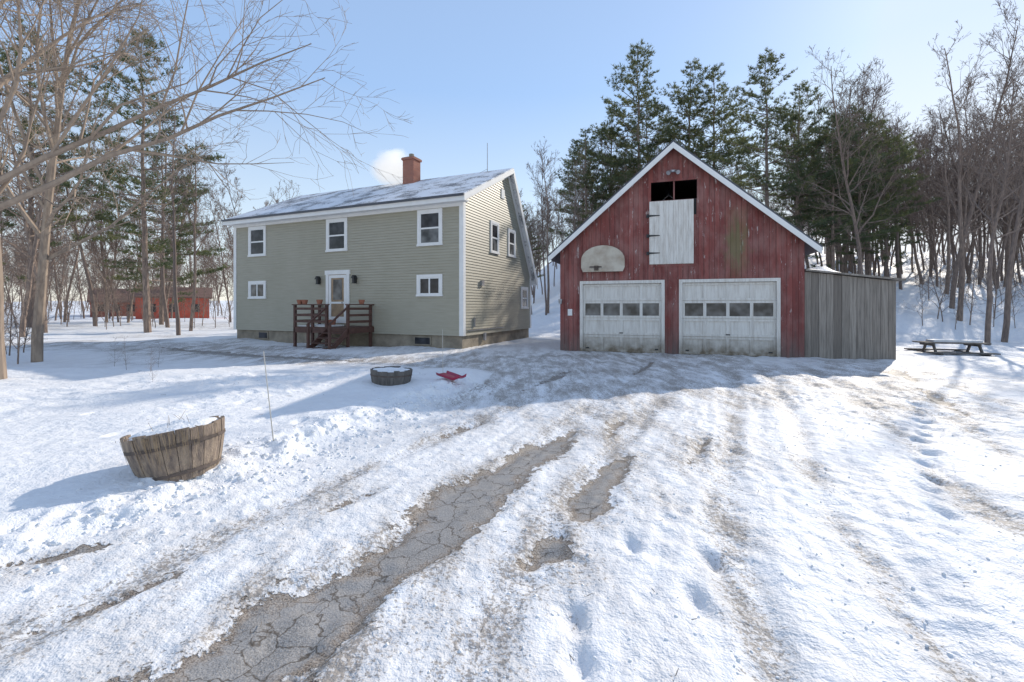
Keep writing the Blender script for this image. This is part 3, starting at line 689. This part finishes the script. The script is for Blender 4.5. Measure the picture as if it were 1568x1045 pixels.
def pine(seed,H,Lm=3.6,low=.28,dens=1.0):
    R=random.Random(seed); V=[];F=[]
    pts=[];rads=[]; p=Vector((0,0,-.4)); lean=Vector((R.uniform(-.02,.02),R.uniform(-.02,.02),1)); n=14
    for k in range(n+1):
        pts.append(p.copy()); rads.append(.2*H/18*(1-k/n*.93)); p=p+lean*(H/n)+Vector((R.gauss(0,.04),R.gauss(0,.04),0))
    tube(V,F,pts,rads,8); NV=[];NF=[]
    z=low*H*.55; 
    while z<H*.985:
        q=z/H; x=q*n; i=min(int(x),n-1); bp=pts[i].lerp(pts[i+1],x-i)
        prof=min(1,(1-q)/.42)**.75*(1 if q>low else .55)
        az0=R.uniform(0,6.283)
        for c in range(R.randint(3,5)):
            if R.random()<.2: continue
            az=az0+c*1.5+R.uniform(-.4,.4); ll=max(.45,Lm*prof*R.uniform(.4,1.2)); el=(-.1+.7*max(0,q-.35))*1+R.uniform(-.12,.18)
            d=Vector((math.cos(az)*math.cos(el),math.sin(az)*math.cos(el),math.sin(el))); bpn=[bp.copy()]; pp=bp.copy(); m=5
            for k in range(m):
                d=(d+Vector((R.gauss(0,.07),R.gauss(0,.07),R.gauss(.06,.05)))).normalized(); pp=pp+d*(ll/m); bpn.append(pp.copy())
            tube(V,F,bpn,[max(.008,.012*ll*(1-k/m*.8)) for k in range(m+1)],4)
            if q<low and R.random()<.75: continue
            nt_=int(ll*6*dens)+3
            for s_ in range(nt_):
                t=R.uniform(.3,1)**.7; x=t*m; i2=min(int(x),m-1); tp=bpn[i2].lerp(bpn[i2+1],x-i2)
                side=d.cross(Vector((0,0,1))).normalized()*R.choice((-1,1)); td=(side*R.uniform(.4,1)+d*R.uniform(.2,.9)+Vector((0,0,R.uniform(-.05,.45)))).normalized()
                tl=ll*.24*R.uniform(.4,1)*(1.3-t*.7)+.15
                for e_ in range(max(2,int(tl*6))):
                    c0=tp+td*(tl*R.uniform(.1,1))+Vector((R.gauss(0,.06),R.gauss(0,.06),R.gauss(0,.05)))
                    for b_ in range(6):
                        nd_=(td*.6+Vector((R.gauss(0,.6),R.gauss(0,.6),R.gauss(.4,.5)))).normalized()*R.uniform(.16,.30)
                        w=nd_.cross(Vector((R.gauss(0,1),R.gauss(0,1),R.gauss(0,1)))).normalized()*R.uniform(.014,.030)
                        k=len(NV); a=c0-w; b2=c0+w; e2=c0+nd_; NV+=[(a.x,a.y,a.z),(b2.x,b2.y,b2.z),(e2.x,e2.y,e2.z)]; NF.append((k,k+1,k+2))
        z+=R.uniform(.36,.7)*(1.1-.5*q)*H/18
    nb_=len(F); k=len(V); V+=NV; F+=[tuple(k+a for a in f) for f in NF]
    return V,F,[0]*nb_+[1]*len(NF)
def place(me,name,x,y,s=1,rz=None,parent=None,sz=None,dz=0):
    o=bpy.data.objects.new(name,me); o.location=(x,y,tz(x,y)+dz); o.rotation_euler=(0,0,random.uniform(0,6.28) if rz is None else rz); o.scale=(s,s,(sz or s)); COL.objects.link(o)
    if parent: o.parent=parent
    return o
BT=[mesh_of('bare_tree_mesh_%d'%k,*bare(100+k,16,.24+.03*(k%3),4,(22,6,4,3),first=.28 if k%2 else .4,minr=.009,up=.7),['bark']) for k in range(6)]
FT=[mesh_of('far_tree_mesh_%d'%k,*bare(150+k,16,.20+.03*(k%3),3,(26,8,6),first=.2 if k%2 else .35,minr=.016,up=.9,r0=.11),['bark']) for k in range(6)]
SP=[mesh_of('sapling_mesh_%d'%k,*bare(200+k,6,.3,3,(14,5,4),r0=.035,first=.12,minr=.006),['bark']) for k in range(3)]
def mkpine(k):
    V,F,mi=pine(300+k,18,3.7+.3*k,[.3,.42,.22][k],1.1); return mesh_of('pine_mesh_%d'%k,V,F,['bark','needles'],mi)
PN=[mkpine(k) for k in range(3)]
for x,y,h,k in [(6.6,41,14.5,0),(11.8,41,21.2,1),(9.2,43,16.5,2),(16.2,42,20,2),(18.6,42,19.6,0),(17.0,30,16.4,1),(19.3,31,14.6,2),(13.8,46,18,2),(7.6,47,14,1),(.9,44,10.5,0),(23.5,31,13,0),(27,33,12.5,2),(9.9,39,12,2),(21,30,12.5,0),(30.5,40,14,2),(36,44,14,0),(26,36,13.5,1)]:
    place(PN[k],'pine_tree',x,y,h/18,None)
place(PN[1],'pine_tree',-20.3,25.5,17.2/18,1.0); place(PN[0],'pine_tree',-28.5,27,18.5/18,2.0); place(PN[2],'pine_tree',-25.3,33,14/18)
for x,y,s in [(-17.5,24,.78),(-24.5,24,.85),(-21.8,29,.9),(-16.2,30,.62),(-27,22.5,.8),(-22,20.5,.8),(-19,27,.75),(-25.5,28,.85),(-30,26,.9),(2.6,33,.75),(4.6,35,.7),(18.5,17.8,.7),(21.5,20,.85),(23,23.5,.9),(19.5,25,.85),(25,26,.95),(29,25,.9),(26,21,.8),(-6,42,.62),(-12.5,34,.55)]:
    place(random.choice(BT),'bare_tree',x,y,s)
V,F=bare(501,13,.46,4,(34,10,7,4),r0=.15,first=.25,up=.1,minr=.0045,lean=(.06,-.02,1),rf=.0095,sides=(8,6,5,3,3))
place(mesh_of('near_tree',V,F,['barkn']),'bare_maple_tree',-9.9,8.8,1,0)
V,F=bare(502,12.5,.48,4,(30,10,6,4),r0=.13,first=.25,up=.15,minr=.005,lean=(.05,0,1),rf=.010)
place(mesh_of('near_tree_b',V,F,['barkn']),'bare_maple_tree',-12.9,12.4,1,0)
V,F=bare(507,12,.42,4,(20,7,5,3),r0=.12,first=.35,up=.25,minr=.005,rf=.010)
place(mesh_of('near_tree_c',V,F,['barkn']),'bare_maple_tree',13.2,8.8,1,0)
FR=empty('distant_forest'); R=random.Random(5); cnt=0
def scatter(n,f,src=None):
    global cnt
    for _ in range(n):
        k,y,s=f(); x=k*y
        place(R.choice(src or FT),'forest_tree_%d'%cnt,x,y,s,R.uniform(0,6.28),FR); cnt+=1
scatter(95,lambda:(R.uniform(-1.3,-.54),R.uniform(34,90),R.uniform(.6,.95)))
scatter(50,lambda:(R.uniform(-1.3,-.50),R.uniform(90,140),R.uniform(.7,1.0)))
scatter(14,lambda:(R.uniform(-.5,.0),R.uniform(60,90),R.uniform(.35,.5)))
scatter(30,lambda:(R.uniform(-.0,.16),R.uniform(32,70),R.uniform(.5,.72)))
scatter(50,lambda:(R.uniform(.14,.62),R.uniform(42,85),R.uniform(.65,.85)))
scatter(150,lambda:(R.uniform(.62,1.3),R.uniform(33,90),R.uniform(.75,1.05)))
scatter(26,lambda:(R.uniform(.68,1.2),R.uniform(28,46),R.uniform(.75,1.0)),BT)
TH=empty('shrub_thicket')
for k in range(190):
    u=R.random()
    if u<.2: x,y,s=R.uniform(-1.35,-1.04),R.uniform(10.5,17),R.uniform(.3,.6)
    elif u<.6: x,y,s=R.uniform(-1.3,-.58),R.uniform(26,48),R.uniform(.5,1.0)
    else: x,y,s=R.uniform(.88,1.3),R.uniform(21,42),R.uniform(.4,.9)
    place(R.choice(SP),'shrub_%d'%k,x*y,y,s,R.uniform(0,6.28),TH)
for x,y,s in [(-8.6,10.2,.13),(-8.2,10.6,.1),(-9.4,10.8,.12),(-7.6,9.6,.09),(-6.6,8.4,.07)]: place(SP[0],'dry_shrub',x,y,s)

# ------------------------------------------------------------ light / sky / camera
SUN_EL=math.radians(29); SUN_AZ=math.atan2(.70,.714)
w=bpy.data.worlds.new('World'); sc.world=w; w.use_nodes=True; nt=w.node_tree
sk=nt.nodes.new('ShaderNodeTexSky'); sk.sky_type='NISHITA'; sk.sun_disc=False; sk.sun_elevation=SUN_EL; sk.sun_rotation=SUN_AZ; sk.air_density=1; sk.dust_density=.3; sk.ozone_density=1
mn=nd(nt,'ShaderNodeVectorMath',operation='MINIMUM'); mn.inputs[1].default_value=(8,8,8); L(nt,sk.outputs[0],mn.inputs[0])
tc=nd(nt,'ShaderNodeTexCoord'); sx=nd(nt,'ShaderNodeSeparateXYZ'); L(nt,tc.outputs['Generated'],sx.inputs[0])
gr=ramp(nt,sx.outputs['Z'],[(0.,(1.,1.,1.0)),(.18,(.74,.87,1.0)),(.42,(.42,.635,1.)),(1.,(.42,.52,.75))])
hz=nd(nt,'ShaderNodeVectorMath',operation='SCALE'); L(nt,gr,hz.inputs[0]); hz.inputs['Scale'].default_value=7.4
fin=mix(nt,.62,mn.outputs[0],hz.outputs[0])
L(nt,fin,nt.nodes['Background'].inputs[0]); nt.nodes['Background'].inputs[1].default_value=.15
ld=bpy.data.lights.new('sun','SUN'); ld.energy=3.8; ld.angle=math.radians(.5); ld.color=(1,.91,.79)
so=bpy.data.objects.new('sun',ld); COL.objects.link(so)
dirv=Vector((math.sin(SUN_AZ)*math.cos(SUN_EL),math.cos(SUN_AZ)*math.cos(SUN_EL),math.sin(SUN_EL)))
so.rotation_euler=dirv.to_track_quat('Z','Y').to_euler(); so.location=dirv*60
cam=bpy.data.cameras.new('camera'); co_=bpy.data.objects.new('camera',cam); COL.objects.link(co_)
co_.location=(0,0,1.5); co_.rotation_euler=(math.radians(90),0,0); cam.lens=16.07; cam.sensor_width=36; cam.shift_y=-.0335; cam.clip_end=1500; cam.clip_start=.05
sc.camera=co_
sc.view_settings.view_transform='Standard'; sc.view_settings.look='None'; sc.view_settings.exposure=0
